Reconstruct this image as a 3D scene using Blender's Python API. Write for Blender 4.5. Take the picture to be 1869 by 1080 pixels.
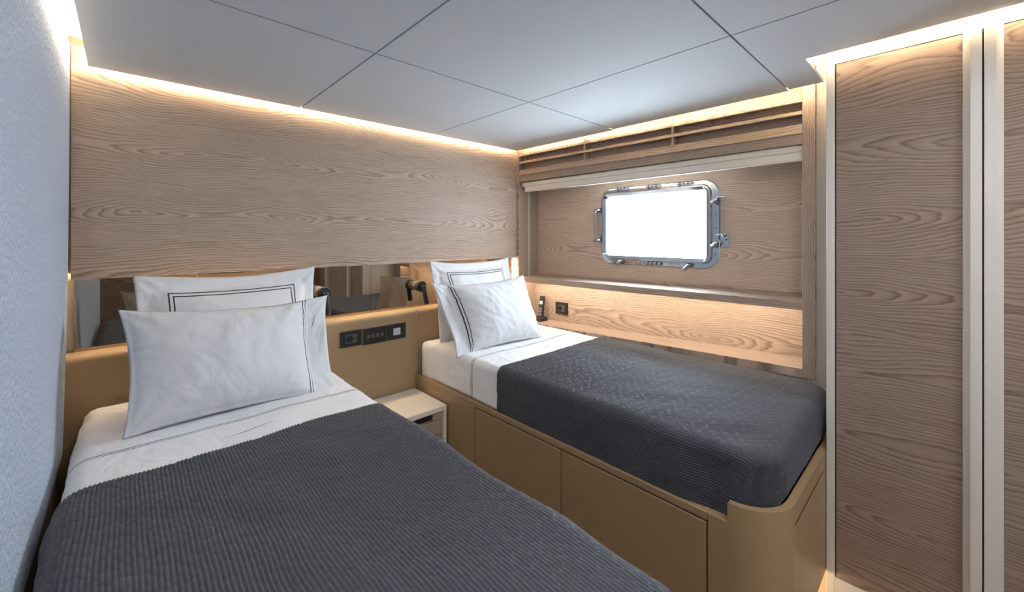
import bpy, bmesh, math, random
from mathutils import Vector, Matrix, noise
for o in list(bpy.data.objects): bpy.data.objects.remove(o)
SC = bpy.context.scene; COL = SC.collection
PI = math.pi
# ------------------------------------------------------------------ camera, world, light, exposure
EYE = 1.25
cd = bpy.data.cameras.new('camera'); cam = bpy.data.objects.new('camera', cd); COL.objects.link(cam)
cam.location = (0, 0, EYE); cam.rotation_euler = (PI/2, 0, -math.atan(706.5/748))
cd.sensor_width = 36; cd.lens = 36*748/1869; cd.shift_y = -110/1869; cd.clip_start = .02
SC.camera = cam
w = bpy.data.worlds.new('world'); SC.world = w; w.use_nodes = True
bg = w.node_tree.nodes['Background']; bg.inputs[0].default_value = (.70, .84, 1, 1); bg.inputs[1].default_value = 12.0
SC.view_settings.view_transform = 'Standard'; SC.view_settings.look = 'None'
SC.view_settings.gamma = 1; SC.view_settings.use_curve_mapping = False
SC.view_settings.exposure = 1.8
def area(name, loc, rot, sx, sy, power, color, portal=False):
    l = bpy.data.lights.new(name, 'AREA'); l.shape = 'RECTANGLE'; l.size = sx; l.size_y = sy; l.energy = power; l.color = color
    o = bpy.data.objects.new(name, l); COL.objects.link(o); o.location = loc; o.rotation_euler = rot
    if portal: l.cycles.is_portal = True
    return o
# daylight entering by the porthole (sampling portal); added cool fill lamp, unseen behind the viewer
area('porthole_portal', (2.36, 1.212, 1.312), (0, PI/2, 0), .37, .62, 1, (1, 1, 1), True)
area('rear_fill', (1.19, -1.04, 1.0), (PI/2, 0, 0), .56, 1.7, 1.5, (.76, .87, 1))
LED = (1.0, .77, .52)
LED_COVE = 26; LED_NICHE = 16; LED_HEAD = 25
# ------------------------------------------------------------------ helpers
def bm_new(): return bmesh.new()
def hexa(bm, p):      # p: 8 points, bottom ring 4 (ccw) then top ring 4
    v = [bm.verts.new(q) for q in p]
    for f in ((3,2,1,0),(4,5,6,7),(0,1,5,4),(1,2,6,5),(2,3,7,6),(3,0,4,7)): bm.faces.new([v[i] for i in f])
def box(bm, x0, x1, y0, y1, z0, z1):
    hexa(bm, [(x0,y0,z0),(x1,y0,z0),(x1,y1,z0),(x0,y1,z0),(x0,y0,z1),(x1,y0,z1),(x1,y1,z1),(x0,y1,z1)])
def bx(*a):
    bm = bm_new(); box(bm, *a); return bm
def ring_pts(c, d, r, n=16):
    d = Vector(d).normalized(); a = d.orthogonal().normalized(); b = d.cross(a)
    return [Vector(c)+a*r*math.cos(2*PI*i/n)+b*r*math.sin(2*PI*i/n) for i in range(n)]
def cyl(bm, p0, p1, r0, r1=None, n=16):
    r1 = r0 if r1 is None else r1
    p0 = Vector(p0); p1 = Vector(p1); d = p1-p0
    A = [bm.verts.new(q) for q in ring_pts(p0, d, r0, n)]; B = [bm.verts.new(q) for q in ring_pts(p1, d, r1, n)]
    for i in range(n): bm.faces.new((A[i], A[(i+1)%n], B[(i+1)%n], B[i]))
    bm.faces.new(A[::-1]); bm.faces.new(B)
def prism(bm, pts, off):   # closed polygon pts extruded by vector off
    off = Vector(off); A = [bm.verts.new(p) for p in pts]; B = [bm.verts.new(Vector(p)+off) for p in pts]; n = len(pts)
    for i in range(n): bm.faces.new((A[i], A[(i+1)%n], B[(i+1)%n], B[i]))
    bm.faces.new(A[::-1]); bm.faces.new(B)
def root_loc(o):
    while o.parent: o = o.parent
    return o.location.copy()
def part(name, bm, mat, parent=None, bevel=0, smooth=False, label=None, seg=2, angle=35):
    bmesh.ops.recalc_face_normals(bm, faces=bm.faces)
    if parent is not None: base = root_loc(parent)
    else:
        xs = [v.co.x for v in bm.verts]; ys = [v.co.y for v in bm.verts]; zs = [v.co.z for v in bm.verts]
        base = Vector(((min(xs)+max(xs))/2, (min(ys)+max(ys))/2, min(zs)))
    for v in bm.verts: v.co -= base
    me = bpy.data.meshes.new(name); bm.to_mesh(me); bm.free()
    o = bpy.data.objects.new(name, me); COL.objects.link(o)
    if parent is not None: o.parent = parent
    else: o.location = base
    me.materials.append(mat)
    if smooth or bevel:
        for p in me.polygons: p.use_smooth = True
    if bevel:
        m = o.modifiers.new('bevel', 'BEVEL'); m.width = bevel; m.segments = seg; m.limit_method = 'ANGLE'; m.angle_limit = math.radians(angle); m.harden_normals = True
    elif smooth:
        try: me.set_sharp_from_angle(angle=math.radians(angle))
        except Exception: pass
    if label: o['label'] = label
    return o
def tag(o, label=None, cat=None, group=None, kind=None):
    if label: o['label'] = label
    if cat: o['category'] = cat
    if group: o['group'] = group
    if kind: o['kind'] = kind
    return o
def thing(name, loc, label, cat, group=None, kind=None):
    o = bpy.data.objects.new(name, None); COL.objects.link(o); o.location = loc; o.empty_display_size = .05
    return tag(o, label, cat, group, kind)
def struct(name, bm, mat, **k):
    return tag(part(name, bm, mat, **k), kind='structure')
# ------------------------------------------------------------------ materials
def new_mat(name):
    m = bpy.data.materials.new(name); m.use_nodes = True
    nt = m.node_tree; return m, nt, nt.nodes['Principled BSDF']
def N(nt, t, **k):
    n = nt.nodes.new(t)
    for a, b in k.items(): setattr(n, a, b)
    return n
def math_n(nt, op, a, b=None, c=None):
    n = N(nt, 'ShaderNodeMath', operation=op)
    for i, v in enumerate((a, b, c)):
        if v is None: continue
        if isinstance(v, (int, float)): n.inputs[i].default_value = v
        else: nt.links.new(v, n.inputs[i])
    return n.outputs[0]
def plain(name, col, rough=.5, metal=0, bump=0, bscale=400, spec=.5, var=0, dist=.001):
    m, nt, p = new_mat(name)
    p.inputs['Base Color'].default_value = (*col, 1); p.inputs['Roughness'].default_value = rough
    p.inputs['Metallic'].default_value = metal; p.inputs['Specular IOR Level'].default_value = spec
    tc = N(nt, 'ShaderNodeTexCoord')
    nz = N(nt, 'ShaderNodeTexNoise'); nz.inputs['Scale'].default_value = bscale; nz.inputs['Detail'].default_value = 3
    nt.links.new(tc.outputs['Object'], nz.inputs['Vector'])
    if bump:
        b = N(nt, 'ShaderNodeBump'); b.inputs['Strength'].default_value = bump; b.inputs['Distance'].default_value = dist
        nt.links.new(nz.outputs[0], b.inputs['Height']); nt.links.new(b.outputs[0], p.inputs['Normal'])
    mx = N(nt, 'ShaderNodeMix', data_type='RGBA'); nt.links.new(nz.outputs[0], mx.inputs[0])
    v = var or .02
    mx.inputs[6].default_value = (*[c*(1-v) for c in col], 1); mx.inputs[7].default_value = (*[min(1, c*(1+v)) for c in col], 1)
    nt.links.new(mx.outputs[2], p.inputs['Base Color'])
    return m
def emit(name, col, s):
    m, nt, p = new_mat(name)
    p.inputs['Base Color'].default_value = (.8, .8, .8, 1)
    p.inputs['Emission Color'].default_value = (*col, 1); p.inputs['Emission Strength'].default_value = s
    return m
def wood(name, grain, cross, light, dark, offset=(0,0,0), A=.42, K=115.0, PER=.25, rough=.55, amt=1.0):
    m, nt, p = new_mat(name)
    tc = N(nt, 'ShaderNodeTexCoord'); mp = N(nt, 'ShaderNodeMapping'); mp.inputs['Location'].default_value = offset
    nt.links.new(tc.outputs['Object'], mp.inputs[0])
    sp = N(nt, 'ShaderNodeSeparateXYZ'); nt.links.new(mp.outputs[0], sp.inputs[0])
    g = sp.outputs['XYZ'.index(grain)]; c = sp.outputs['XYZ'.index(cross)]
    def vec(gs, cs):
        v = N(nt, 'ShaderNodeCombineXYZ'); nt.links.new(math_n(nt, 'MULTIPLY', g, gs), v.inputs[0]); nt.links.new(math_n(nt, 'MULTIPLY', c, cs), v.inputs[1]); return v.outputs[0]
    def nz(v, det=2, rough_=.5):
        n = N(nt, 'ShaderNodeTexNoise'); n.inputs['Scale'].default_value = 1; n.inputs['Detail'].default_value = det; n.inputs['Roughness'].default_value = rough_
        nt.links.new(v, n.inputs['Vector']); return n.outputs[0]
    nd = nz(vec(.85, 1.9), 1.0, .4)            # depth of the log's heart below the veneer
    nw = nz(vec(3.0, 5.0), 1.5, .5)             # gentle waviness
    n2 = nz(vec(6, 60), 2)
    n3 = nz(vec(7, 420), 3, .7)
    cw = math_n(nt, 'ADD', c, math_n(nt, 'MULTIPLY', math_n(nt, 'SUBTRACT', nw, .5), .075))
    cc = math_n(nt, 'SUBTRACT', math_n(nt, 'PINGPONG', cw, PER), PER*.5)
    cc = math_n(nt, 'ADD', cc, 0)
    dd = math_n(nt, 'MULTIPLY', math_n(nt, 'SUBTRACT', nd, .47), A)
    f = math_n(nt, 'SQRT', math_n(nt, 'ADD', math_n(nt, 'MULTIPLY', cc, cc), math_n(nt, 'MULTIPLY', dd, dd)))
    f = math_n(nt, 'ADD', math_n(nt, 'MULTIPLY', f, K), math_n(nt, 'MULTIPLY', n2, .9))
    fr = math_n(nt, 'FRACT', f)
    r = N(nt, 'ShaderNodeValToRGB'); nt.links.new(fr, r.inputs[0])
    e = r.color_ramp.elements; e[0].position = 0; e[0].color = (.0,.0,.0,1); e[1].position = .55; e[1].color = (.35,.35,.35,1)
    x = e.new(.86); x.color = (1,1,1,1); x = e.new(1.0); x.color = (0,0,0,1)
    ring = math_n(nt, 'MULTIPLY', r.outputs[0], .74)
    nm = nz(vec(1.6, 16), 2)
    ring = math_n(nt, 'MULTIPLY', ring, math_n(nt, 'ADD', .5, math_n(nt, 'MULTIPLY', nm, 1.25)))
    tone = math_n(nt, 'ADD', ring, math_n(nt, 'MULTIPLY', math_n(nt, 'SUBTRACT', n3, .5), 1.5))
    tone = math_n(nt, 'MULTIPLY', math_n(nt, 'ADD', tone, .12), amt)
    mx = N(nt, 'ShaderNodeMix', data_type='RGBA'); mx.clamp_factor = True
    nt.links.new(tone, mx.inputs[0]); mx.inputs[6].default_value = (*light, 1); mx.inputs[7].default_value = (*dark, 1)
    nt.links.new(mx.outputs[2], p.inputs['Base Color']); p.inputs['Roughness'].default_value = rough; p.inputs['Specular IOR Level'].default_value = .3
    b = N(nt, 'ShaderNodeBump'); b.inputs['Strength'].default_value = .35; b.inputs['Distance'].default_value = .0006
    nt.links.new(n3, b.inputs['Height']); nt.links.new(b.outputs[0], p.inputs['Normal'])
    return m
WL = (.53, .415, .328); WD = (.25, .178, .13)
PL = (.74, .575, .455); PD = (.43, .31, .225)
M = {}
M['wood_x'] = wood('ash_veneer_along_x', 'X', 'Z', WL, WD, (.35, 0, .13))
M['wood_y'] = wood('ash_veneer_along_y', 'Y', 'Z', WL, WD, (0, .6, .4))
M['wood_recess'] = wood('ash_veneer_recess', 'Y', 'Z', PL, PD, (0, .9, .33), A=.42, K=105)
M['wood_niche'] = wood('ash_veneer_niche', 'Y', 'Z', WL, WD, (0, 2.2, .77), A=.40, K=90)
M['wood_flat'] = wood('ash_veneer_shelf', 'Y', 'X', WL, WD, (0, .3, .4), A=.1)
M['wood_z'] = wood('ash_veneer_upright', 'Z', 'Y', WL, WD, (0, .17, .2), A=.05, K=150)
M['wood_zx'] = wood('ash_veneer_upright_side', 'Z', 'X', WL, WD, (0, .17, .2), A=.05, K=150)
M['wood_door'] = wood('ash_veneer_door', 'Y', 'Z', (.33,.245,.19), (.155,.105,.076), (0, 1.1, 1.7), A=.44, K=105, PER=.24)
M['wood_dark'] = wood('walnut_veneer', 'X', 'Z', (.30,.20,.14), (.12,.075,.05), (0, 0, 0))
M['floor'] = wood('floor_boards', 'Y', 'X', (.50,.36,.25), (.27,.18,.12), (0, 0, 0))
M['leather'] = plain('tan_leather', (.385, .275, .155), .48, bump=.35, bscale=900, spec=.4)
M['lacquer'] = plain('tan_lacquer', (.33, .225, .118), .38, bump=.08, bscale=700)
M['cream'] = plain('cream_lacquer', (.82, .76, .66), .35)
M['frame'] = plain('pale_grey_lacquer', (.60, .565, .51), .38)
M['blind'] = plain('cream_fabric', (.88, .81, .71), .7, bump=.2, bscale=1500)
M['ceil'] = plain('ceiling_fabric', (.56, .58, .59), .8, bump=.3, bscale=1200)
M['gap'] = plain('dark_joint', (.02, .02, .02), .8)
M['cove'] = plain('cove_white', (.86, .82, .76), .7)
M['wallblue'] = plain('blue_grey_wallcovering', (.46, .525, .62), .75, bump=1.0, bscale=90, var=.07, dist=.010)
M['wallbeige'] = plain('beige_wallcovering', (.52, .46, .39), .7, bump=.3, bscale=500)
M['black'] = plain('black_plastic', (.018, .018, .02), .42)
M['socket'] = plain('grey_plastic', (.10, .10, .105), .4)
M['lcd'] = plain('pale_display', (.55, .58, .64), .2)
M['lampgrey'] = plain('taupe_lamp_body', (.16, .14, .12), .35, metal=.5)
M['chrome'] = plain('polished_steel', (.62, .64, .67), .10, metal=1)
M['fitting'] = plain('polished_fitting', (.42, .43, .46), .12, metal=1)
M['steel'] = plain('brushed_steel', (.45, .46, .48), .35, metal=1)
M['mirror'] = plain('bronze_mirror', (.44, .375, .305), .01, metal=1)
m, nt, p = new_mat('window_glass'); M['glass'] = m
tr = N(nt, 'ShaderNodeBsdfTransparent'); gl = N(nt, 'ShaderNodeBsdfGlossy'); gl.inputs['Roughness'].default_value = .02
tr.inputs[0].default_value = (.97, .98, .98, 1)
ms = N(nt, 'ShaderNodeMixShader'); ms.inputs[0].default_value = .06
nt.links.new(tr.outputs[0], ms.inputs[1]); nt.links.new(gl.outputs[0], ms.inputs[2]); nt.links.new(ms.outputs[0], nt.nodes['Material Output'].inputs[0])
M['led_cove'] = emit('led_warm_cove', LED, LED_COVE); M['led_niche'] = emit('led_warm_niche', (1, .87, .70), LED_NICHE); M['led_head'] = emit('led_warm_head', LED, LED_HEAD)
M['led_toe'] = emit('led_warm_toe', LED, 5)
M['fill_emit'] = emit('fill_disc_emitter', (.93, .96, 1), 60)  # glow of the added ceiling fill lights

def linen(name, masks, wh=(.77, .77, .775)):
    """white cotton; masks(nt,u,v) returns a 0..1 socket for grey stitching drawn in UV metres"""
    m, nt, p = new_mat(name)
    p.inputs['Roughness'].default_value = .75; p.inputs['Specular IOR Level'].default_value = .25
    try: p.inputs['Sheen Weight'].default_value = .15
    except Exception: pass
    uv = N(nt, 'ShaderNodeUVMap'); sp = N(nt, 'ShaderNodeSeparateXYZ'); nt.links.new(uv.outputs[0], sp.inputs[0])
    mx = N(nt, 'ShaderNodeMix', data_type='RGBA'); mx.inputs[6].default_value = (*wh, 1); mx.inputs[7].default_value = (.045, .045, .055, 1)
    if masks: nt.links.new(masks(nt, sp.outputs[0], sp.outputs[1]), mx.inputs[0])
    else: mx.inputs[0].default_value = 0
    nt.links.new(mx.outputs[2], p.inputs['Base Color'])
    tc = N(nt, 'ShaderNodeTexCoord')
    n = N(nt, 'ShaderNodeTexNoise'); n.inputs['Scale'].default_value = 5.5; n.inputs['Detail'].default_value = 3.5; n.inputs['Roughness'].default_value = .42; n.inputs['Distortion'].default_value = 1.3
    nt.links.new(tc.outputs['Object'], n.inputs['Vector'])
    b = N(nt, 'ShaderNodeBump'); b.inputs['Strength'].default_value = .8; b.inputs['Distance'].default_value = .022
    nt.links.new(n.outputs[0], b.inputs['Height']); nt.links.new(b.outputs[0], p.inputs['Normal'])
    return m
def line(nt, x, at, hw): return math_n(nt, 'LESS_THAN', math_n(nt, 'ABSOLUTE', math_n(nt, 'SUBTRACT', x, at)), hw)
def rng(nt, x, a, b): return math_n(nt, 'MULTIPLY', math_n(nt, 'GREATER_THAN', x, a), math_n(nt, 'LESS_THAN', x, b))
def wave(nt, along, across, a0, a1, c0, amp, hw):
    t = math_n(nt, 'MULTIPLY', math_n(nt, 'SUBTRACT', along, (a0+a1)/2), 2*PI/(a1-a0)*.75)
    y = math_n(nt, 'ADD', math_n(nt, 'MULTIPLY', math_n(nt, 'SINE', t), amp), c0)
    thick = math_n(nt, 'MULTIPLY', math_n(nt, 'COSINE', math_n(nt, 'MULTIPLY', math_n(nt, 'SUBTRACT', along, (a0+a1)/2), PI/(a1-a0))), hw)
    hit = math_n(nt, 'LESS_THAN', math_n(nt, 'ABSOLUTE', math_n(nt, 'SUBTRACT', across, y)), thick)
    return math_n(nt, 'MULTIPLY', hit, rng(nt, along, a0, a1))
# sheet UV = (x across the bed from its centre, y = world y)
M['sheet'] = linen('cotton_sheet', lambda nt, u, v: math_n(nt, 'MAXIMUM', math_n(nt, 'MAXIMUM', line(nt, v, 1.582, .0022), line(nt, v, 1.572, .0016)), wave(nt, u, v, -.075, .075, 1.475, .010, .0022)))
M['cotton'] = linen('cotton_plain', None)
HEMU = .218
M['case'] = linen('cotton_pillowcase', lambda nt, u, v: math_n(nt, 'MAXIMUM', math_n(nt, 'MAXIMUM', line(nt, u, HEMU, .0019), line(nt, u, HEMU+.011, .0019)), wave(nt, v, u, .055, .135, HEMU+.048, .005, .0015)), (.69, .70, .72))
def rectline(nt, u, v, a, b, hw):
    d = math_n(nt, 'MAXIMUM', math_n(nt, 'SUBTRACT', math_n(nt, 'ABSOLUTE', u), a), math_n(nt, 'SUBTRACT', math_n(nt, 'ABSOLUTE', v), b))
    return math_n(nt, 'LESS_THAN', math_n(nt, 'ABSOLUTE', d), hw)
M['sham'] = linen('cotton_sham', lambda nt, u, v: math_n(nt, 'MAXIMUM', rectline(nt, u, v, .222, .170, .0024), rectline(nt, u, v, .208, .156, .0024)))
# quilted coverlet
m, nt, p = new_mat('charcoal_quilt'); M['quilt'] = m
uv = N(nt, 'ShaderNodeUVMap'); sp = N(nt, 'ShaderNodeSeparateXYZ'); nt.links.new(uv.outputs[0], sp.inputs[0])
cv = N(nt, 'ShaderNodeCombineXYZ'); nt.links.new(sp.outputs[1], cv.inputs[0]); nt.links.new(sp.outputs[0], cv.inputs[1])
n = N(nt, 'ShaderNodeTexNoise'); n.inputs['Scale'].default_value = 60; n.inputs['Detail'].default_value = 5; nt.links.new(cv.outputs[0], n.inputs['Vector'])
mx = N(nt, 'ShaderNodeMix', data_type='RGBA'); nt.links.new(n.outputs[0], mx.inputs[0])
mx.inputs[6].default_value = (.044, .046, .056, 1); mx.inputs[7].default_value = (.062, .064, .076, 1)
nt.links.new(mx.outputs[2], p.inputs['Base Color']); p.inputs['Roughness'].default_value = .68; p.inputs['Specular IOR Level'].default_value = .4
p.inputs['Sheen Weight'].default_value = .2; p.inputs['Sheen Roughness'].default_value = .4
b = N(nt, 'ShaderNodeBump'); b.inputs['Strength'].default_value = .4; b.inputs['Distance'].default_value = .002
nt.links.new(n.outputs[0], b.inputs['Height']); nt.links.new(b.outputs[0], p.inputs['Normal'])

# ------------------------------------------------------------------ room shell
XL, YB, ZTOP = -.17, 2.18, 1.97
CZ = EYE+.605            # underside of the ceiling panels
struct('floor', bx(-.25, 2.45, -1.15, 2.25, -.04, 0), M['floor'])
struct('wall_left', bx(-.25, XL, -.30, 2.25, 0, ZTOP), M['wallbeige'])
struct('wall_back', bx(-.25, 2.45, YB, 2.25, 0, ZTOP), M['wallbeige'])
bm = bm_new(); box(bm, -.25, .86, -.34, -.16, 0, ZTOP); box(bm, .86, .90, -1.1, -.16, 0, ZTOP); box(bm, .86, 1.72, -1.15, -1.1, 0, ZTOP); box(bm, 1.50, 1.82, -1.1, -1.045, 0, ZTOP)
struct('wall_rear', bm, M['wood_dark'])
# wall on the porthole side: below, beside and above the wood surround
bm = bm_new()
hexa(bm, [(2.10, .27, 0), (2.45, .27, 0), (2.45, YB, 0), (2.10, YB, 0), (2.10, .27, .6515), (2.45, .27, .6515), (2.45, YB, .597), (2.10, YB, .597)]); box(bm, 2.102, 2.45, .27, .372, .640, ZTOP); box(bm, 2.12, 2.45, .385, YB, 1.90, ZTOP)
box(bm, 1.80, 2.45, -1.15, .27, 0, ZTOP) if False else None
struct('wall_right', bm, M['wallbeige'])
bm = bm_new(); box(bm, 2.40, 2.46, -1.15, .28, 0, ZTOP)
struct('wall_side', bm, M['wallbeige'])
# ceiling: suspended panels with open joints over a dark backing, lit soffit above
GX = [-.095, .605, 1.333, 2.034]; GY = [-1.05, -.40, .448, 1.300, 2.100]; J = .003
bm = bm_new()
for i in range(3):
    for j in range(4):
        x0, x1, y0, y1 = GX[i]+(J if i else 0), GX[i+1]-(J if i < 2 else 0), GY[j]+(J if j else 0), GY[j+1]-(J if j < 3 else 0)
        if i < 2: box(bm, x0, x1, y0, y1, CZ, CZ+.012)
        else:
            if j < 2: box(bm, x0, 1.696, y0, min(y1, .33), CZ, CZ+.012)
            else: box(bm, x0, 2.018 if j == 2 else 2.034, y0, y1, CZ, CZ+.012)
box(bm, GX[2]+J, 2.000, .330, .448-J, CZ, CZ+.012)
struct('ceiling', bm, M['ceil'])
bm = bm_new(); box(bm, -.085, 1.686, -1.04, 2.09, CZ+.0125, CZ+.016); box(bm, 1.686, 1.99, .34, 2.09, CZ+.0125, CZ+.016)
tag(part('trim_1', bm, M['gap']), kind='structure')
struct('trim_2', bx(-.25, 2.46, -1.15, 2.25, ZTOP, ZTOP+.03), M['cove'])
# textured blue-grey wall panel on the left, free at its lower edge
bm = bm_new()
pts = [(-.20, .565), (1.84, .565), (1.875, .572), (1.895, .60), (1.925, .70), (1.985, .87), (2.03, 1.05), (2.075, 1.35), (2.10, 1.6), (2.115, 1.93), (-.20, 1.93)]
prism(bm, [(-.169, y, z) for y, z in pts], (.029, 0, 0))
o = part('wall_panel', bm, M['wallblue'], bevel=.010, seg=4)
tag(o, 'blue-grey textured wall covering panel left of the near bed', 'wall panel')
# horizontal-grain wood panel above the headboard
o = part('wood_panel', (lambda b_: (box(b_, -.14, 2.0596, 2.130, 2.178, 1.112, 1.93), box(b_, -.14, 2.0596, 2.130, 2.141, 1.092, 1.112), b_)[2])(bm_new()), M['wood_x'], bevel=.002)
tag(o, 'large pale grained wood wall panel above both headboards', 'wall panel')
# mirrors between headboard and wood panel
MS = [-.135, .22, .60, .978, 1.42, 2.045]
for i, lab in enumerate(['bronze mirror panel in the corner left of the near pillows', 'bronze mirror panel directly behind the pillows of the near bed', 'bronze mirror panel behind the reading lamp of the near bed', 'bronze mirror panel behind the reading lamp of the far bed', 'bronze mirror panel behind the far bed pillows, in the corner']):
    o = part('mirror_panel', bx(MS[i]+.0012, MS[i+1]-.0012, 2.160, 2.166, .80, 1.10), M['mirror'])
    tag(o, lab, 'mirror', 'bronze mirror strip behind the beds')
# LED strips
def led(name, bm, mat, lab):
    return tag(part(name, bm, M[mat]), lab, 'light strip', 'warm hidden light strips')
led('light_strip', bx(-.08, 2.0, 2.088, 2.097, CZ+.018, CZ+.028), 'led_cove', 'warm light strip glowing in the ceiling gap above the wood panel')
led('light_strip', bx(-.092, -.083, -.14, 2.08, CZ+.018, CZ+.028), 'led_cove', 'warm light strip glowing in the ceiling gap along the blue-grey left wall')
led('light_strip', bx(1.990, 1.998, .36, 2.08, CZ+.018, CZ+.028), 'led_cove', 'warm light strip glowing in the ceiling gap above the wooden louvre')
led('light_strip', bx(1.684, 1.693, -1.0, .32, CZ+.018, CZ+.028), 'led_cove', 'warm light strip glowing in the ceiling gap above the wardrobe doors')
led('light_strip', bx(-.12, 2.03, 2.143, 2.152, 1.102, 1.111), 'led_head', 'warm light strip under the wood panel lighting mirrors and headboard')
#led('light_strip', bx(-.168, -.166, 2.150, 2.156, .84, 1.08), 'led_head', 'short upright light strip in the corner beside the blue-grey wall')
led('light_strip', bx(2.051, 2.055, 2.150, 2.156, .83, 1.085), 'led_head', 'short upright light strip in the corner behind the far pillows')

# ------------------------------------------------------------------ headboard
hb = thing('headboard', (1.0, 2.12, 0), 'long tan leather headboard band running behind both beds', 'headboard')
def hb_panel(x0, x1):
    bm = bm_new(); r = .028
    prof = [(2.158, .02), (2.080, .02), (2.080, .83-r)]
    prof += [(2.080+r-r*math.cos(a), .83-r+r*math.sin(a)) for a in [PI/2*k/7 for k in range(1, 8)]]
    prof += [(2.158, .83)]
    prism(bm, [(x0, y, z) for y, z in prof], (x1-x0, 0, 0)); return bm
for a, b_ in [(-.165, .315), (.3165, 1.2245), (1.226, 2.045)]:
    part('panel', hb_panel(a, b_), M['leather'], hb, bevel=.0008, angle=60)

# ------------------------------------------------------------------ bed linen maths
def nz(x, y, z=0): return noise.noise(Vector((x, y, z)))
def drape(bm, a0, a1, b0, b1, core, r, ztop, lim, off, step, disp, uvoff=0.0, rc=0.0, quilt=False):
    """cloth over a rounded box; (a,b) are flat cloth coordinates, core the flat top rectangle"""
    RC_ = rc
    if quilt:
        a0, a1 = round(a0/.00205)*.00205, round(a1/.00205)*.00205; b0, b1 = round(b0/.006)*.006, round(b1/.006)*.006
        na, nb = round((a1-a0)/.00205), round((b1-b0)/.006)
    else: na = max(2, int((a1-a0)/step)); nb = max(2, int((b1-b0)/step))
    uvl = bm.loops.layers.uv.verify(); V = []
    R = r+off
    for i in range(na+1):
        row = []
        for j in range(nb+1):
            a = a0+(a1-a0)*i/na; b = b0+(b1-b0)*j/nb
            rc = RC_ if b < 1.0 else 0      # only the foot end has rounded corners in plan
            x0, x1, y0, y1 = core[0]+rc, core[1]-rc, core[2]+rc, core[3]
            cx = min(max(a, x0), x1); cy = min(max(b, y0), y1)
            ex, ey = a-cx, b-cy; L = math.hypot(ex, ey)
            if L > rc:
                ux, uy = ex/L, ey/L; cx += ux*rc; cy += uy*rc; L -= rc
            else: L = 0
            if L < 1e-9: p = Vector((a, b, ztop+off)); nrm = Vector((0, 0, 1)); n2 = (0, 0)
            else:
                nx, ny = ux, uy; n2 = (nx, ny)
                L = min(L, lim)
                if L < R*PI/2: t = L/R; p = Vector((cx+nx*R*math.sin(t), cy+ny*R*math.sin(t), ztop-r+R*math.cos(t))); nrm = Vector((nx*math.sin(t), ny*math.sin(t), math.cos(t)))
                else: p = Vector((cx+nx*R, cy+ny*R, ztop-r-(L-R*PI/2))); nrm = Vector((nx, ny, 0))
            d = disp(a, b, nrm, L if n2 != (0, 0) else 0, n2)
            p += nrm*d
            if quilt and nrm.z > .9: p += Vector((.004*nz(a*9, b*7, 21)*nrm.z, .006*nz(a*7, b*7, 31)*(nrm.z if b < 1.36 else .3), 0))
            row.append((bm.verts.new(p), (a-uvoff, b)))
        V.append(row)
    for i in range(na):
        for j in range(nb):
            q = (V[i][j], V[i+1][j], V[i+1][j+1], V[i][j+1])
            try: f = bm.faces.new([k[0] for k in q])
            except ValueError: continue
            f.smooth = True
            for lp, k in zip(f.loops, q): lp[uvl].uv = k[1]
def cloth(name, bm, mat, thick=.003, parent=None):
    o = part(name, bm, mat, parent, smooth=True, angle=180)
    s = o.modifiers.new('thickness', 'SOLIDIFY'); s.thickness = thick; s.offset = -1
    return o
ZM = EYE-.600
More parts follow.
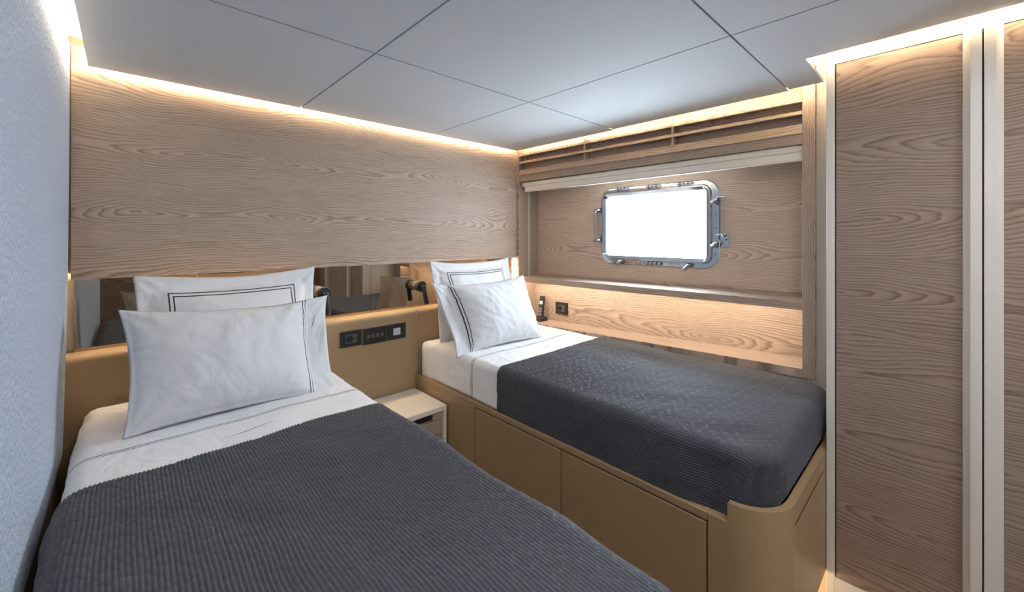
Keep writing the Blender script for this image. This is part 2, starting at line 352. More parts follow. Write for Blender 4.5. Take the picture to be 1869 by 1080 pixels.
# ---- near bed
def bed_set(x0, x1, y0, y1, zb, near):
    RC = .0 if near else .078
    r = .042 if near else .030; core = (x0+r, x1-r, y0+r, y1-r); cx = (x0+x1)/2
    def ss(L, w): t = min(1, L/w); return t*t*(3-2*t)
    def base_w(a, b): return ((.011 if near else .0075)*nz(a*3.4, b*3.0, 1)+.0055*nz(a*8+b*3, b*6, 2))*(.45+.55*max(0, min(1, (1.50-b)/.25)))
    def tuck(b, n, L): return 0 if near else -ss(max(0, .56-b), .11)*ss(L, .11)*(.017*abs(n.x)+.001*abs(n.y))
    def d_mat(a, b, n, L, n2): return tuck(b, n, L)+base_w(a, b)*(1-ss(L, .15))+ .0025*nz(a*9, b*7)+.0015*nz(a*30, b*22)+.002*nz(a*40+b*25, b*9, 3)*ss(L, .09)
    def d_sheet(a, b, n, L, n2): return base_w(a, b)+ .0025*nz(a*9, b*7)+.0016*nz(a*12+b*9, b*40, 5)+.0045*abs(nz(b*45, a*6, 3))*ss(L, .10)
    def d_quilt(a, b, n, L, n2):
        v = tuck(b, n, L)+base_w(a, b)*(1 if near else 1-ss(L, .15))+.0012*nz(a*24, b*20)
        if near: v += .005*max(0, abs(nz(a*5+b*1.5, b*1.6-a, 12))-.12)*min(1, max(0, 1.36-b)/.1)
        v += .006*math.exp(-((b-1.15)/.16)**2)*abs(nz(a*6, b*5, 9))
        v += .003*nz(b*14+a*14, (a-b)*3, 4)*ss(L, .10)
        if n2[0] and n2[1]:     # gathered folds where side and foot of the cloth meet
            th = math.atan2(abs(n2[1]), abs(n2[0])); v += (.004 if near else .0022)*math.sin(th*2)*math.sin(th*15+L*16)*min(1, L/.05)
        i_, j_ = round(a/.00205), round(b/.006)
        row, k = divmod(i_, 4); hsh = (row*7919 % 101)/101; n_ = 6+int(hsh*5)
        v += (.0, .0027, .0032, .0020)[k]*(.2 if (j_+int(hsh*37)) % n_ == 0 else 1)
        return v
    h = ZM-zb
    bm = bm_new(); drape(bm, x0-h, x1+h, y0-h+.05, y1+.1, core, r, ZM, h+.025, -.004, .02, d_mat, rc=RC)
    mo = cloth('mattress', bm, M['cotton'], .01)
    lo = .22 if near else h+.015
    bm = bm_new(); drape(bm, core[0]-(.09 if not near else .13), core[1]+(.06 if not near else .20), 1.30, 1.93, core, r, ZM, .5, .0025, .01, d_sheet, uvoff=cx) if near else drape(bm, core[0]-(h+.02), core[1]+.05, 1.30, 1.93, core, r, ZM, h+.022, .0025, .01, d_sheet, uvoff=cx)
    so = cloth('top_sheet', bm, M['sheet'], .0025)
    bm = bm_new()
    if near: drape(bm, core[0]-.26, core[1]+.46, y0-.28, 1.385, core, r, ZM, .44, .007, .0125, d_quilt, quilt=True)
    else: drape(bm, core[0]-(h+.03), core[1]+.06, y0-.12, 1.385, core, r, ZM, h+.028, .007, .0125, d_quilt, rc=RC, quilt=True)
    qo = cloth('coverlet', bm, M['quilt'], .005)
    return mo, so, qo
mo, so, qo = bed_set(-.108, .684, .29, 2.074, .449, True)
tag(mo, 'white cotton covered mattress of the near bed beside the blue-grey wall', 'mattress')
tag(so, 'white top sheet with grey piping folded back on the near bed', 'sheet')
tag(qo, 'charcoal quilted coverlet spread over the near bed in the foreground', 'bedspread')
mo, so, qo = bed_set(1.224, 2.043, .311, 2.068, .466, False)
tag(mo, 'white cotton covered mattress of the far bed under the porthole', 'mattress')
tag(so, 'white top sheet with grey piping folded back on the far bed', 'sheet')
tag(qo, 'charcoal quilted coverlet tucked into the far bed under the porthole', 'bedspread')
# ---- bed bases
nb = thing('bed_base', (.29, 1.18, 0), 'tan lacquered base under the near bed, mostly hidden by its coverlet', 'bed base')
part('body', bx(-.105, .655, .34, 2.078, .02, .445), M['lacquer'], nb, bevel=.006)
fb = thing('bed_base', (1.62, 1.2, 0), 'tan lacquered base with flush drawers under the far bed', 'bed base')
def arc(cx, cy, r, a0, a1, n=8): return [(cx+r*math.cos(a0+(a1-a0)*k/n), cy+r*math.sin(a0+(a1-a0)*k/n)) for k in range(n+1)]
XB = 1.206
# drawer carcass with front ledge
bm = bm_new()
box(bm, XB+.02, 2.098, .50, 2.078, .10, .440)
box(bm, XB, 2.098, .4665, 2.078, .438, .462)          # rim under the mattress
box(bm, XB, XB+.021, 1.536, 2.078, .10, .439)          # fixed front beside the nightstand
part('body', bm, M['lacquer'], fb, bevel=.003)
for y0, y1, nm in ((1.008, 1.532, 0), (.470, 1.004, 1)):
    part('drawer', bx(XB-.0005, XB+.014, y0+.0005, y1-.0005, .102, .4325), M['lacquer'], fb, bevel=.0025)
part('joint_backing', bx(XB+.0145, XB+.0195, .467, 1.535, .101, .4375), M['gap'], fb)
# rounded foot end with a raised rim
R_ = .13
def foot(z0, z1, inset=0):
    bm = bm_new(); xx, yy = XB+inset, .2835+inset
    pl_ = [(xx, .466)] + arc(xx+R_, yy+R_, R_, PI, 1.5*PI, 12) + [(2.098, yy), (2.098, .466)]
    prism(bm, [(x, y, z0) for x, y in pl_], (0, 0, z1-z0)); return bm
part('foot_end', foot(.10, .462), M['lacquer'], fb, bevel=.002, angle=50)
bm = bm_new()      # rim wall standing on the foot end: thin curved band
out = [(XB, .412)] + arc(XB+R_, .2835+R_, R_, PI, 1.5*PI, 14) + [(2.098, .2835)]
inn = [(XB+.020, .412)] + arc(XB+R_, .2835+R_, R_-.020, PI, 1.5*PI, 14) + [(2.098, .3035)]
poly = out+inn[::-1]
prism(bm, [(x, y, .455) for x, y in poly], (0, 0, .515-.455))
part('rim', bm, M['lacquer'], fb, bevel=.004, seg=3, angle=50)
bm = bm_new(); box(bm, XB+.10, 2.09, .37, 2.07, 0, .10)
part('plinth', bm, M['cream'], fb)

# ------------------------------------------------------------------ pillows
def pillow(name, mat, w, h, t, fl, place, seed, hem=0, thick_edge=.004, pinch=.05, mirror=False, sag=0.0, wr=1.0, flare=0.0):
    """closed cushion; u across, v up; fl = flat flange left, right, bottom, top; hem lies on +u"""
    nu, nv = 84, 60; bm = bm_new(); uvl = bm.loops.layers.uv.verify()
    L, Rr, B, T = fl
    def prof(s, e0, e1, n):
        # 0..1 between stuffing limits
        a = (s-e0)/(e1-e0)*2-1
        return 0 if abs(a) >= 1 else (1-abs(a)**n)
    G = {}
    for side in (0, 1):
        for i in range(nu+1):
            for j in range(nv+1):
                edge = i in (0, nu) or j in (0, nv)
                if side and edge: G[(1, i, j)] = G[(0, i, j)]; continue
                su, sv = i/nu, j/nv
                u = -w/2+w*su; v = -h/2+h*sv
                pu = prof(u, -w/2+L, w/2-Rr, 2.6); pv = prof(v, -h/2+B, h/2-T, 2.6)
                th = t/2*(pu**.55)*(pv**.55) if pu > 0 and pv > 0 else 0
                k = 2*su-1; q = 2*sv-1
                # edges are drawn in between the corners
                x = u*(1-pinch*(1-q*q))*(1+flare*q) ; y = v*(1-pinch*1.3*(1-k*k)) - sag*(1-k*k)*(1+q)/2
                wn = .006*wr*nz(u*7+seed, v*7, seed)+.0022*wr*nz(u*26, v*22+seed, seed)+.005*wr*(.5-abs(nz(u*6+v*5+seed, (v-u)*15, seed+3)))
                # pulls radiating from the corners
                cdist = min(math.hypot(abs(u)-w/2, abs(v)-h/2), .25)
                ang = math.atan2(abs(v)-h/2-.02, abs(u)-w/2-.02)
                wn += .007*wr*math.sin(ang*15+seed)*max(0, 1-cdist/.17)*min(1, cdist/.03)
                # crimps perpendicular to hems
                dr = (w/2-Rr)-u
                if 0 < dr < .07: wn += .006*wr*nz(v*45, seed, 2)*(1-dr/.07)
                dl = u-(-w/2+L)
                if 0 < dl < .06: wn += .006*wr*nz(v*45, seed, 7)*(1-dl/.06)
                # loose flange waves
                fz = 0
                if u > w/2-Rr: fz = .007*math.sin(v*21+seed)*((u-(w/2-Rr))/max(Rr, .01))
                if v > h/2-T: fz += .006*math.sin(u*17+seed*2)*((v-(h/2-T))/max(T, .01))
                if u < -w/2+L: fz += .006*math.sin(v*19+seed*3)*((-w/2+L-u)/max(L, .01))
                e = 0 if edge else thick_edge/2
                z = (1 if side == 0 else -1)*(th+e)+(wn*(1 if th > 0 else .4) if not edge else 0)*(1 if side == 0 else .6)+fz
                P = Vector((x, y, z))
                if mirror: P.x = -P.x
                G[(side, i, j)] = (bm.verts.new(place(P)), (u, v))
    for side in (0, 1):
        for i in range(nu):
            for j in range(nv):
                q = [G[(side, i, j)], G[(side, i+1, j)], G[(side, i+1, j+1)], G[(side, i, j+1)]]
                f = bm.faces.new([k[0] for k in q]); f.smooth = True
                for lp, k in zip(f.loops, q): lp[uvl].uv = k[1] if side == 0 else (9, 9)
    return part(name, bm, mat, smooth=True, angle=180)
def placer(cx, cy, cz, tilt, yaw=0, roll=0):
    # pillow plane: u -> x, v -> up leaning back (towards +y), z(front) -> towards -y
    m_ = Matrix.Translation((cx, cy, cz)) @ Matrix.Rotation(yaw, 4, 'Z') @ Matrix.Rotation(PI/2-tilt, 4, 'X') @ Matrix.Rotation(roll, 4, 'Z')
    return lambda P: m_ @ P
T1, T2 = math.radians(30), math.radians(14)
o = pillow('pillow', M['case'], .64, .41, .19, (.014, .085, .010, .010), placer(.308, 1.755, ZM+.172, T1, .02, -.035), 1.3, sag=.012, pinch=.07, flare=.035)
tag(o, 'plump white pillow with twin grey stripes lying front on the near bed', 'pillow', 'front pillows')
o = pillow('pillow', M['case'], .64, .41, .20, (.014, .085, .010, .010), placer(1.505, 1.755, ZM+.172, T1, -.05, .01), 4.1, mirror=True, sag=.012, pinch=.07, flare=.045)
tag(o, 'plump white pillow with twin grey stripes lying front on the far bed', 'pillow', 'front pillows')
o = pillow('pillow', M['sham'], .63, .48, .13, (.05, .05, .05, .05), placer(.335, 1.99, ZM+.222, T2, 0, 0), 2.2, sag=.010, wr=1.1)
tag(o, 'white pillow sham with grey double border propped against the headboard of the near bed', 'pillow', 'back pillow shams')
o = pillow('pillow', M['sham'], .63, .48, .13, (.05, .05, .05, .05), placer(1.59, 1.99, ZM+.222, T2, 0, 0), 6.7, sag=.010, wr=1.1)
tag(o, 'white pillow sham with grey double border propped against the headboard of the far bed', 'pillow', 'back pillow shams')

# ------------------------------------------------------------------ nightstand
ns = thing('nightstand', (.94, 1.9, 0), 'small cream bedside cabinet between the two beds', 'nightstand')
ZN = EYE-.863
bm = bm_new(); box(bm, .70, 1.198, 1.752, 2.07, ZN-.026, ZN); part('tabletop', bm, M['cream'], ns, bevel=.003)
for x in (.70, 1.180): part('side_panel', bx(x, x+.018, 1.756, 2.07, .02, ZN-.026), M['cream'], ns, bevel=.002)
part('back_panel', bx(.718, 1.180, 2.05, 2.07, .02, ZN-.026), M['cream'], ns)
bm = bm_new(); box(bm, .7185, 1.1795, 1.80, 2.05, .02, .03); part('bottom_panel', bm, M['cream'], ns)
for z0, z1 in ((.225, .318), (.125, .218), (.03, .118)):
    bm = bm_new(); box(bm, .722, 1.176, 1.768, 1.786, z0, z1)
    d = part('drawer', bm, M['wood_x'], ns, bevel=.002)
bm = bm_new(); box(bm, .72, 1.176, 1.785, 1.80, .32, ZN-.027); part('recess', bm, M['gap'], ns)
part('corner_block', bx(1.125, 1.178, 1.770, 1.784, .320, ZN-.028), M['wood_x'], ns)

# ------------------------------------------------------------------ sockets and switches
def plate(x0, x1, z0, z1, y, label, kind, cat):
    cx, cz = (x0+x1)/2, (z0+z1)/2
    t = thing('wall_socket' if kind == 's' else ('switch_plate' if kind == 'k' else 'thermostat'), (cx, y, z0), label, cat)
    part('cover', bx(x0, x1, y-.009, y+.001, z0, z1), M['black'], t, bevel=.0015)
    if kind == 's':
        part('socket_insert', bx(cx-.030, cx+.030, y-.0115, y-.008, cz-.022, cz+.022), M['socket'], t, bevel=.001)
        bm = bm_new(); cyl(bm, (cx-.010, y-.0125, cz), (cx-.010, y-.0110, cz), .0185, n=24); s_ = part('outlet', bm, M['black'], t, smooth=True)
        for dx in (-.0095, .0095):
            bm = bm_new(); cyl(bm, (cx-.010+dx, y-.0133, cz), (cx-.010+dx, y-.0120, cz), .0028, n=10); part('pin_hole', bm, M['gap'], s_)
        part('usb_port', bx(cx+.014, cx+.026, y-.0125, y-.011, cz-.003, cz+.003), M['black'], t)
    elif kind == 'k':
        for k in range(4):
            x = cx-.0375+k*.025
            part('button', bx(x-.0085, x+.0085, y-.0115, y-.008, cz-.010, cz+.008), M['socket'], t, bevel=.001)
    else:
        part('display', bx(cx-.021, cx+.021, y-.0112, y-.008, cz-.019, cz+.019), M['lcd'], t, bevel=.001, label='pale square display')
plate(.780, .889, .688, .767, 2.079, 'black power socket on the leather headboard, leftmost of three plates', 's', 'power socket')
plate(.898, 1.025, .682, .765, 2.079, 'black four-button light switch plate on the leather headboard', 'k', 'light switch')
plate(1.0315, 1.1396, .683, .766, 2.079, 'black control plate with pale square display on the leather headboard', 't', 'thermostat')

# ------------------------------------------------------------------ reading lamps
def lamp(x, z, lean, label):
    t = thing('reading_lamp', (x, 2.159, z), label, 'reading lamp', 'reading lamps on the mirrors')
    bm = bm_new(); cyl(bm, (x, 2.160, z), (x, 2.122, z), .029, n=28); part('wall_mount', bm, M['lampgrey'], t, bevel=.002)
    bm = bm_new(); cyl(bm, (x, 2.122, z), (x, 2.117, z), .025, n=28); cyl(bm, (x, 2.117, z), (x, 2.088, z), .032, n=28); part('swivel_ring', bm, M['black'], t, bevel=.003)
    e = Vector((x+lean, 2.066, z-.100)); s_ = Vector((x, 2.070, z+.006))
    bm = bm_new(); cyl(bm, s_, e, .0135, n=20); cyl(bm, (x, 2.080, z), (x, 2.062, z), .010, n=16)
    hd = part('lamp_head', bm, M['black'], t, bevel=.002)
    bm = bm_new(); d = (e-s_).normalized(); cyl(bm, e, e+d*.002, .010, n=16); part('lens', bm, M['steel'], hd)
lamp(1.254, .955, .018, 'black tubular swivel reading lamp on the mirror beside the far bed')
lamp(.710, .966, .010, 'black tubular swivel reading lamp on the mirror beside the near bed')

# ------------------------------------------------------------------ porthole wall: wood surround, shelves, louvre
def XF(y): return 2.06+(2.145-y)*.01408
def XK(y): return 2.265+(2.12-y)*.03714           # back panel plane of the recess
def seg(bm, y0, y1, d0, d1, z00, z01, z10, z11, back=False, base=None):
    """bar along the wall. y0<y1; z00,z01 bottom/top at y0 ; z10,z11 at y1; depth from front plane d0..d1 (or explicit base fn)"""
    f0 = base or XF; f1 = XK if back else f0
    hexa(bm, [(f0(y0)+d0, y0, z00), (f1(y0)+d1, y0, z00), (f1(y1)+d1, y1, z10), (f0(y1)+d0, y1, z10),
              (f0(y0)+d0, y0, z01), (f1(y0)+d1, y0, z01), (f1(y1)+d1, y1, z11), (f0(y1)+d0, y1, z11)])
YR, YL = .418, 2.110
sr = thing('window_surround', (2.1, 1.26, .6), 'pale wood surround with louvre, shelf and lit niche around the porthole', 'wood surround')
def zb(y): return .6496-.0284*(y-.375)            # underside of the bottom rail
def zt(y): return zb(y)+.0385                       # niche bottom
bm = bm_new(); seg(bm, .373, YR, 0, .02, zb(.373), CZ+.03, zb(YR), CZ+.03, True); part('post', bm, M['wood_z'], sr, bevel=.0015)
bm = bm_new(); seg(bm, YL, 2.16, 0, .02, .585, CZ+.03, .585, CZ+.03, True); part('post', bm, M['wood_zx'], sr, bevel=.0015)
bm = bm_new(); seg(bm, YR, YL, 0, -.02, zb(YR), zt(YR), zb(YL), zt(YL), True); part('bottom_shelf', bm, M['wood_flat'], sr, bevel=.0015)
bm = bm_new(); seg(bm, YR, YL, -.04, 0, .60, .98, .56, .97, base=XK); part('niche_back', bm, M['wood_niche'], sr)
bm = bm_new(); seg(bm, YR, YL, .003, .02, .949, .969, .937, .957, True)
part('shelf', bm, M['wood_flat'], sr, bevel=.001)
bm = bm_new(); seg(bm, YR, YL, 0, .016, .935, .9695, .921, .9575); part('shelf_edge', bm, M['wood_y'], sr, bevel=.0015)
# recess back with the opening for the porthole
HY0, HY1, HZ0, HZ1 = .885, 1.540, 1.112, 1.512
bm = bm_new()
for a, b_, c, d in ((YR, HY0, .93, 1.90), (HY1, YL, .93, 1.90), (HY0, HY1, .93, HZ0), (HY0, HY1, HZ1, 1.90)):
    seg(bm, a, b_, 0, .05, c, d, c, d, base=XK)
part('back_panel', bm, M['wood_recess'], sr)
# louvre
bm = bm_new(); hexa(bm, [(XF(YR)-.004, YR, 1.683), (XF(YR)+.05, YR, 1.683), (XF(YL)+.05, YL, 1.683), (XF(YL)-.004, YL, 1.683), (XF(YR)+.012, YR, 1.726), (XF(YR)+.05, YR, 1.726), (XF(YL)+.05, YL, 1.724), (XF(YL)+.012, YL, 1.724)]); seg(bm, YR, YL, .005, .020, 1.640, 1.684, 1.636, 1.684)
part('fascia', bm, M['wood_y'], sr, bevel=.0015)
def slat(z0, z1):
    bm = bm_new(); a, b_ = YR+.0005, YL-.0005
    for y0, y1 in ((a, b_),):
        f = XF; p = []
        for y in (y0, y1):
            p.append([(f(y), y, z0), (f(y)+.006, y, z1), (f(y)+.010, y, z1+.001), (f(y)+.050, y, z1-.001), (f(y)+.050, y, z1-.010), (f(y)+.004, y, z0-.001)])
        A_ = [bm.verts.new(q) for q in p[0]]; B_ = [bm.verts.new(q) for q in p[1]]
        for i in range(6): bm.faces.new((A_[i], A_[(i+1)%6], B_[(i+1)%6], B_[i]))
        bm.faces.new(A_[::-1]); bm.faces.new(B_)
    return bm
part('slat', slat(1.818, 1.834), M['wood_y'], sr, bevel=.001)
part('slat', slat(1.765, 1.781), M['wood_y'], sr, bevel=.001)
bm = bm_new(); seg(bm, YR, YL, .050, .060, 1.64, 1.90, 1.64, 1.90); part('louvre_back', bm, M['wood_y'], sr)
for y in (.982, 1.540):
    bm = bm_new(); seg(bm, y-.006, y+.006, .004, .050, 1.70, 1.850, 1.70, 1.852); part('divider', bm, M['wood_y'], sr, bevel=.001)
bm = bm_new(); seg(bm, YR, YL, .010, .0, 1.655, 1.668, 1.655, 1.668, True); part('recess_top', bm, M['wood_y'], sr)
o = led('light_strip', (lambda b_: (seg(b_, YR+.01, YL-.01, .022, .032, .9385, .9465, .926, .934), b_)[1])(bm_new()), 'led_niche', 'warm light strip under the shelf lighting the niche below the porthole')
led('light_strip', bx(1.32, 2.05, .355, .361, .075, .088), 'led_toe', 'warm light strip in the toe recess below the far bed base')
# roller blind
rb = thing('roller_blind', (2.1, 1.26, 1.57), 'rolled-up cream blind in its cassette across the top of the porthole recess', 'blind')
bm = bm_new(); seg(bm, YR+.001, YL-.012, .020, .080, 1.612, 1.640, 1.603, 1.631); part('cassette', bm, M['blind'], rb, bevel=.006, seg=3)
bm = bm_new(); seg(bm, YR+.001, YL-.030, .030, .075, 1.577, 1.612, 1.568, 1.603); part('valance', bm, M['blind'], rb, bevel=.003)
bm = bm_new(); seg(bm, YR+.001, YL-.030, .028, .036, 1.5725, 1.577, 1.5635, 1.568); part('bottom_bar', bm, M['cream'], rb)
bm = bm_new(); box(bm, 2.150, 2.168, YL-.006, YL+.001, .955, 1.57); part('guide_rail', bm, M['frame'], rb, bevel=.001)
bm = bm_new(); box(bm, 2.150+.02, 2.168+.02, YR-.001, YR+.006, .968, 1.58); part('guide_rail', bm, M['frame'], rb, bevel=.001)

# ------------------------------------------------------------------ porthole
pt = thing('window_1', (2.30, 1.2, 1.07), None, None, kind='structure')
def rrect(y0, y1, z0, z1, r, n=8):
    out_ = []
    for cy, cz, a0 in ((y1-r, z1-r, 0), (y0+r, z1-r, PI/2), (y0+r, z0+r, PI), (y1-r, z0+r, 1.5*PI)):
        for k in range(n+1):
            a = a0+PI/2*k/n; out_.append((cy+r*math.cos(a), cz+r*math.sin(a)))
    return out_
def ring_loft(bm, loops):
    """loops: list of (profile points, depth towards the room); closed tube of section"""
    V = [[bm.verts.new((XK(y)-d, y, z)) for y, z in pts] for pts, d in loops]; n = len(V[0]); L = len(V)
    for a in range(L):
        A_, B_ = V[a], V[(a+1) % L]
        for i in range(n): bm.faces.new((A_[i], A_[(i+1)%n], B_[(i+1)%n], B_[i]))
O = lambda g, r: rrect(.828+g, 1.562-g, 1.068+g, 1.556-g, r)
bm = bm_new(); ring_loft(bm, [(O(0, .085), 0), (O(0, .085), .004), (O(.004, .082), .007), (O(.040, .055), .007), (O(.043, .050), .004), (O(.043, .050), 0)])
part('outer_flange', bm, M['chrome'], pt, smooth=True, angle=30)
I = lambda g, r: rrect(.866+g, 1.548-g, 1.094+g, 1.532-g, r)
bm = bm_new(); ring_loft(bm, [(I(0, .05), -.045), (I(0, .05), .014), (I(.005, .046), .020), (I(.013, .04), .020), (I(.030, .012), .010), (I(.0318, .010), -.045)])
fr_ = part('window_frame', bm, M['chrome'], pt, smooth=True, angle=30)
bm = bm_new(); pp = I(.031, .010)
A_ = [bm.verts.new((XK(y)-.004, y, z)) for y, z in pp]; B_ = [bm.verts.new((XK(y)+.004, y, z)) for y, z in pp]
bm.faces.new(A_); bm.faces.new(B_[::-1])
for i in range(len(A_)): bm.faces.new((A_[i], A_[(i+1)%len(A_)], B_[(i+1)%len(A_)], B_[i]))
part('pane', bm, M['glass'], fr_)
bm = bm_new(); ring_loft(bm, [(rrect(.88, 1.545, 1.10, 1.52, .02), 0), (rrect(.88, 1.545, 1.10, 1.52, .02), -.12), (rrect(.87, 1.555, 1.09, 1.53, .02), -.12), (rrect(.87, 1.555, 1.09, 1.53, .02), 0)])
part('outer_reveal', bm, M['frame'], pt)
def K(y, z, d): return (XK(y)-d, y, z)
def dog(y, z, ty, tz):     # swing bolt with a T handle: pivot block on the flange, bolt and flared lever over the frame
    bm = bm_new()
    for sg in (-1, 1):      # fork cheeks
        a, b_ = (y+sg*.011, z) if tz else (y, z+sg*.011)
        wy, wz = (.0035, .010) if tz else (.010, .0035)
        box(bm, XK(a)-.022, XK(a)-.006, a-wy, a+wy, b_-wz, b_+wz)
    cyl(bm, K(y-(.017 if tz else 0), z-(.017 if ty else 0), .016), K(y+(.017 if tz else 0), z+(.017 if ty else 0), .016), .0055, n=12)
    cyl(bm, K(y, z, .008), K(y+ty*.35, z+tz*.35, .046), .0050, n=12)
    cyl(bm, K(y+ty*.15, z+tz*.15, .022), K(y+ty*.3, z+tz*.3, .036), .0115, n=18)
    a = Vector(K(y+ty*.35, z+tz*.35, .044)); d = Vector((-.006, .016 if ty else .014, -.014 if ty else -.018))
    cyl(bm, a-d*.6, a+d, .0075, .0115, n=14)
    part('latch', bm, M['fitting'], pt, bevel=.0012)
for y, z, ty, tz in ((1.405, 1.090, 0, -.02), (.985, 1.086, 0, -.02), (1.562, 1.418, .02, 0), (1.562, 1.222, .02, 0), (.846, 1.438, -.02, 0), (.846, 1.205, -.02, 0)): dog(y, z, ty, tz)
for y in (1.402, 1.196, 1.010):      # hinge knuckles along the top
    bm = bm_new()
    for k, (o_, r_) in enumerate(((-.034, .009), (-.012, .012), (.012, .009), (.032, .012))): cyl(bm, K(y+o_-.008, 1.545, .016), K(y+o_+.008, 1.545, .016), r_, n=14)
    cyl(bm, K(y-.045, 1.545, .016), K(y+.045, 1.545, .016), .0035, n=10)
    box(bm, XK(y)-.012, XK(y)-.005, y-.026, y+.026, 1.522, 1.545)
    part('hinge', bm, M['fitting'], pt, bevel=.001)
bm = bm_new()
for o_ in (-.045, -.018, .010, .034): cyl(bm, K(1.20+o_-.007, 1.085, .015), K(1.20+o_+.007, 1.085, .015), .0115, n=14)
cyl(bm, K(1.265, 1.085, .015), K(1.15, 1.085, .015), .004, n=10); part('hinge', bm, M['fitting'], pt, bevel=.001)
for y, z0, z1 in ((1.588, 1.245, 1.425), (.808, 1.255, 1.455)):      # stay rods at both sides
    bm = bm_new(); cyl(bm, K(y, z0, .020), K(y, z1, .020), .0050, n=12); cyl(bm, K(y+(.014 if y > 1.2 else -.0), z0, .020), K(y+(.014 if y > 1.2 else -.0), z1, .020), .0035, n=12)
    sgn = -1 if y > 1.2 else 1
    for z in (z0, z1): cyl(bm, K(y+sgn*.035, z, .016), K(y-sgn*.012, z, .016), .006, n=12)
    part('stay_rod', bm, M['chrome'], pt, bevel=.001)
bm = bm_new(); box(bm, XK(.80)-.006, XK(.80)-.0002, .782, .828, 1.188, 1.262); cyl(bm, K(.80, 1.235, .005), K(.80, 1.235, .030), .007, n=14); cyl(bm, K(.80, 1.225, .024), K(.815, 1.262, .024), .006, n=12)
part('bracket', bm, M['chrome'], pt, bevel=.002)
for y, z in ((.848, 1.37), (.848, 1.29), (.848, 1.15), (1.10, 1.088), (1.05, 1.088), (.90, 1.52), (1.30, 1.088), (1.09, 1.537)):
    bm = bm_new(); cyl(bm, K(y, z, .006), K(y, z, .0095), .0055, n=12); part('screw', bm, M['steel'], pt, bevel=.0008)

# ------------------------------------------------------------------ phone and socket on the niche shelf
def XN(y): return XK(y)-.04
ph = thing('cordless_phone', (2.165, 2.00, zt(2.0)), 'black cordless phone upright in its charging base on the lower niche shelf', 'telephone')
z0 = zt(2.0)
bm = bm_new(); hexa(bm, [(2.125, 1.955, z0), (2.20, 1.955, z0), (2.20, 2.05, z0), (2.125, 2.05, z0), (2.133, 1.962, z0+.018), (2.195, 1.962, z0+.030), (2.195, 2.043, z0+.030), (2.133, 2.043, z0+.018)])
part('charging_base', bm, M['black'], ph, bevel=.003)
def hs(h, d, w_): return (2.160+h*.16-d, 2.00+w_, z0+.018+h)       # handset leans slightly back
bm = bm_new(); hexa(bm, [hs(0, .0, -.022), hs(0, -.022, -.022), hs(0, -.022, .022), hs(0, 0, .022), hs(.155, .0, -.020), hs(.155, -.018, -.020), hs(.155, -.018, .020), hs(.155, 0, .020)])
hsn = part('handset', bm, M['black'], ph, bevel=.005, seg=3)
bm = bm_new(); hexa(bm, [hs(.098, .0010, -.014), hs(.098, -.001, -.014), hs(.098, -.001, .014), hs(.098, .0010, .014), hs(.122, .0010, -.014), hs(.122, -.001, -.014), hs(.122, -.001, .014), hs(.122, .0010, .014)])
part('screen', bm, M['lcd'], hsn, label='pale grey screen')
for r_ in range(5):
    for c in range(3):
        h = .018+r_*.012; w_ = -.011+c*.011
        bm = bm_new(); hexa(bm, [hs(h, .0018, w_-.003), hs(h, 0, w_-.003), hs(h, 0, w_+.003), hs(h, .0018, w_+.003), hs(h+.006, .0018, w_-.003), hs(h+.006, 0, w_-.003), hs(h+.006, 0, w_+.003), hs(h+.006, .0018, w_+.003)])
        part('key', bm, M['lcd'], hsn)
bm = bm_new(); cyl(bm, hs(.086, .0022, 0), hs(.086, 0, 0), .008, n=16); part('navigation_key', bm, M['socket'], hsn)
bm = bm_new(); hexa(bm, [hs(.138, .0010, -.009), hs(.138, -.001, -.009), hs(.138, -.001, .009), hs(.138, .0010, .009), hs(.142, .0010, -.009), hs(.142, -.001, -.009), hs(.142, -.001, .009), hs(.142, .0010, .009)])
part('earpiece', bm, M['socket'], hsn)
y0, y1 = 1.800, 1.905; yc = (y0+y1)/2; zz0, zz1 = .700, .782; zc = (zz0+zz1)/2
t = thing('wall_socket', (XN(yc), yc, zz0), 'black power socket on the lit niche wall beside the cordless phone', 'power socket')
xs = XN(yc)
part('cover', bx(xs-.010, xs+.002, y0, y1, zz0, zz1), M['black'], t, bevel=.0015)
part('socket_insert', bx(xs-.0125, xs-.0095, yc-.030, yc+.030, zc-.022, zc+.022), M['socket'], t, bevel=.001)
bm = bm_new(); cyl(bm, (xs-.0135, yc+.010, zc), (xs-.012, yc+.010, zc), .0185, n=24); s_ = part('outlet', bm, M['black'], t, smooth=True)
part('usb_port', bx(xs-.0135, xs-.012, yc-.026, yc-.014, zc-.003, zc+.003), M['black'], t)

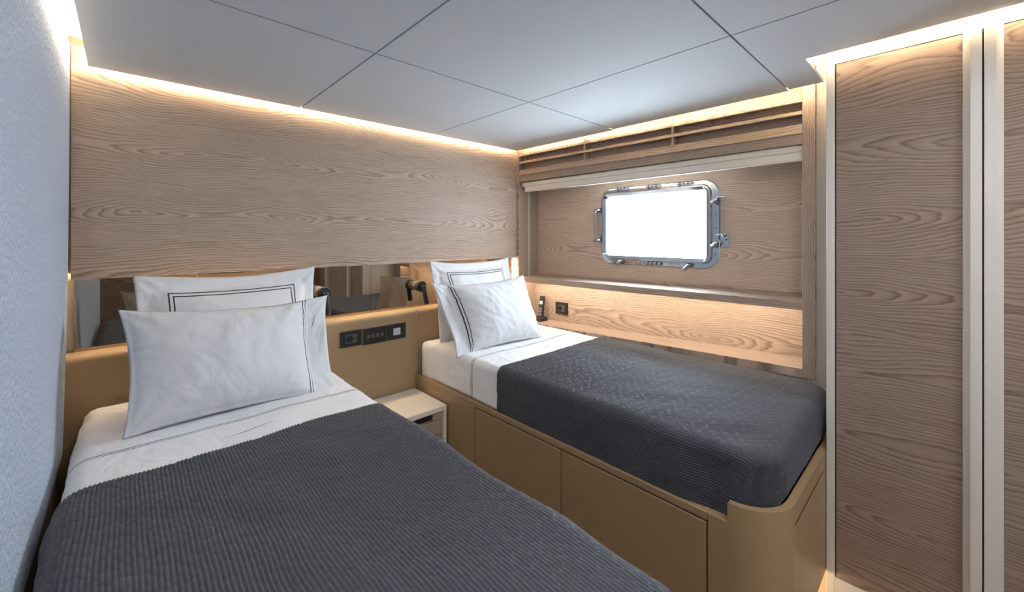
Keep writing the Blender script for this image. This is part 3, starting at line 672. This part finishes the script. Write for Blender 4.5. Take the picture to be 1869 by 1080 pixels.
# ------------------------------------------------------------------ wardrobe
XW, YW = 1.75, .282
wd = thing('wardrobe', (2.05, -.38, 0), 'tall built-in wardrobe with grained wood doors and pale grey frame at the right', 'wardrobe')
DZ0, DZ1 = .0956, EYE+.579
bm = bm_new()
box(bm, XW, 2.10, YW-.023, YW, .0, ZTOP)                 # side panel
box(bm, XW, 1.80, -1.04, YW-.023, DZ1+.002, ZTOP)        # frieze
box(bm, XW, 1.80, -1.04, YW-.023, 0, DZ0-.002)           # plinth
box(bm, 1.79, 2.10, -1.04, YW-.023, .0, .05)
part('frame', bm, M['frame'], wd, bevel=.0015)
part('carcass', bx(1.776, 2.10, -1.04, YW-.024, .09, ZTOP-.01), M['gap'], wd)
def wdoor(ya, yb, hside):
    """ya<yb; hside=-1 puts the grip on the low-y edge, +1 on the high-y edge"""
    D = []
    if hside < 0: w0, w1 = ya+.038, yb-.0012
    else: w0, w1 = ya+.0012, yb-.038
    d = part('door', bx(XW+.002, XW+.020, w0, w1, DZ0, DZ1), M['wood_door'], wd, bevel=.0008)
    # grip: flared pale bar standing forward of the door face
    if hside < 0: prof = [(XW+.020, w0), (XW-.001, w0), (XW-.006, w0-.006), (XW-.020, w0-.014), (XW-.020, ya+.0015), (XW+.020, ya+.0015)]
    else: prof = [(XW+.020, w1), (XW-.001, w1), (XW-.006, w1+.006), (XW-.020, w1+.014), (XW-.020, yb-.0015), (XW+.020, yb-.0015)]
    bm = bm_new(); prism(bm, [(x, y, DZ0) for x, y in prof], (0, 0, DZ1-DZ0+.006)); part('handle', bm, M['frame'], d, bevel=.0015, label='full-height pale grey grip bar')
wdoor(-.0709, .2567, -1); wdoor(-.398, -.0711, 1); wdoor(-.726, -.3985, -1); wdoor(-1.04, -.7262, 1)
# cream baseboard between wardrobe and bed
struct('baseboard_right', bx(2.088, 2.098, .28, .40, 0, .09), M['cream'])
# added fill lights on the unseen ceiling, put in to raise the ambient
for x, y, lab in ((1.30, -.62, 'added round fill light on the ceiling in the passage by the wardrobe'), (.30, .10, 'added round fill light on the ceiling above the foot of the near bed'), (.92, -.02, 'added round fill light on the ceiling between the near bed and the wardrobe')):
    t = thing('fill_disc', (x, y, CZ), lab, 'fill light')
    bm = bm_new(); cyl(bm, (x, y, CZ-.004), (x, y, CZ), .062, n=32); rg = part('rim', bm, M['chrome'], t, bevel=.001)
    bm = bm_new(); cyl(bm, (x, y, CZ-.006), (x, y, CZ-.0042), .052, n=32); part('fill_face', bm, M['fill_emit'], t)
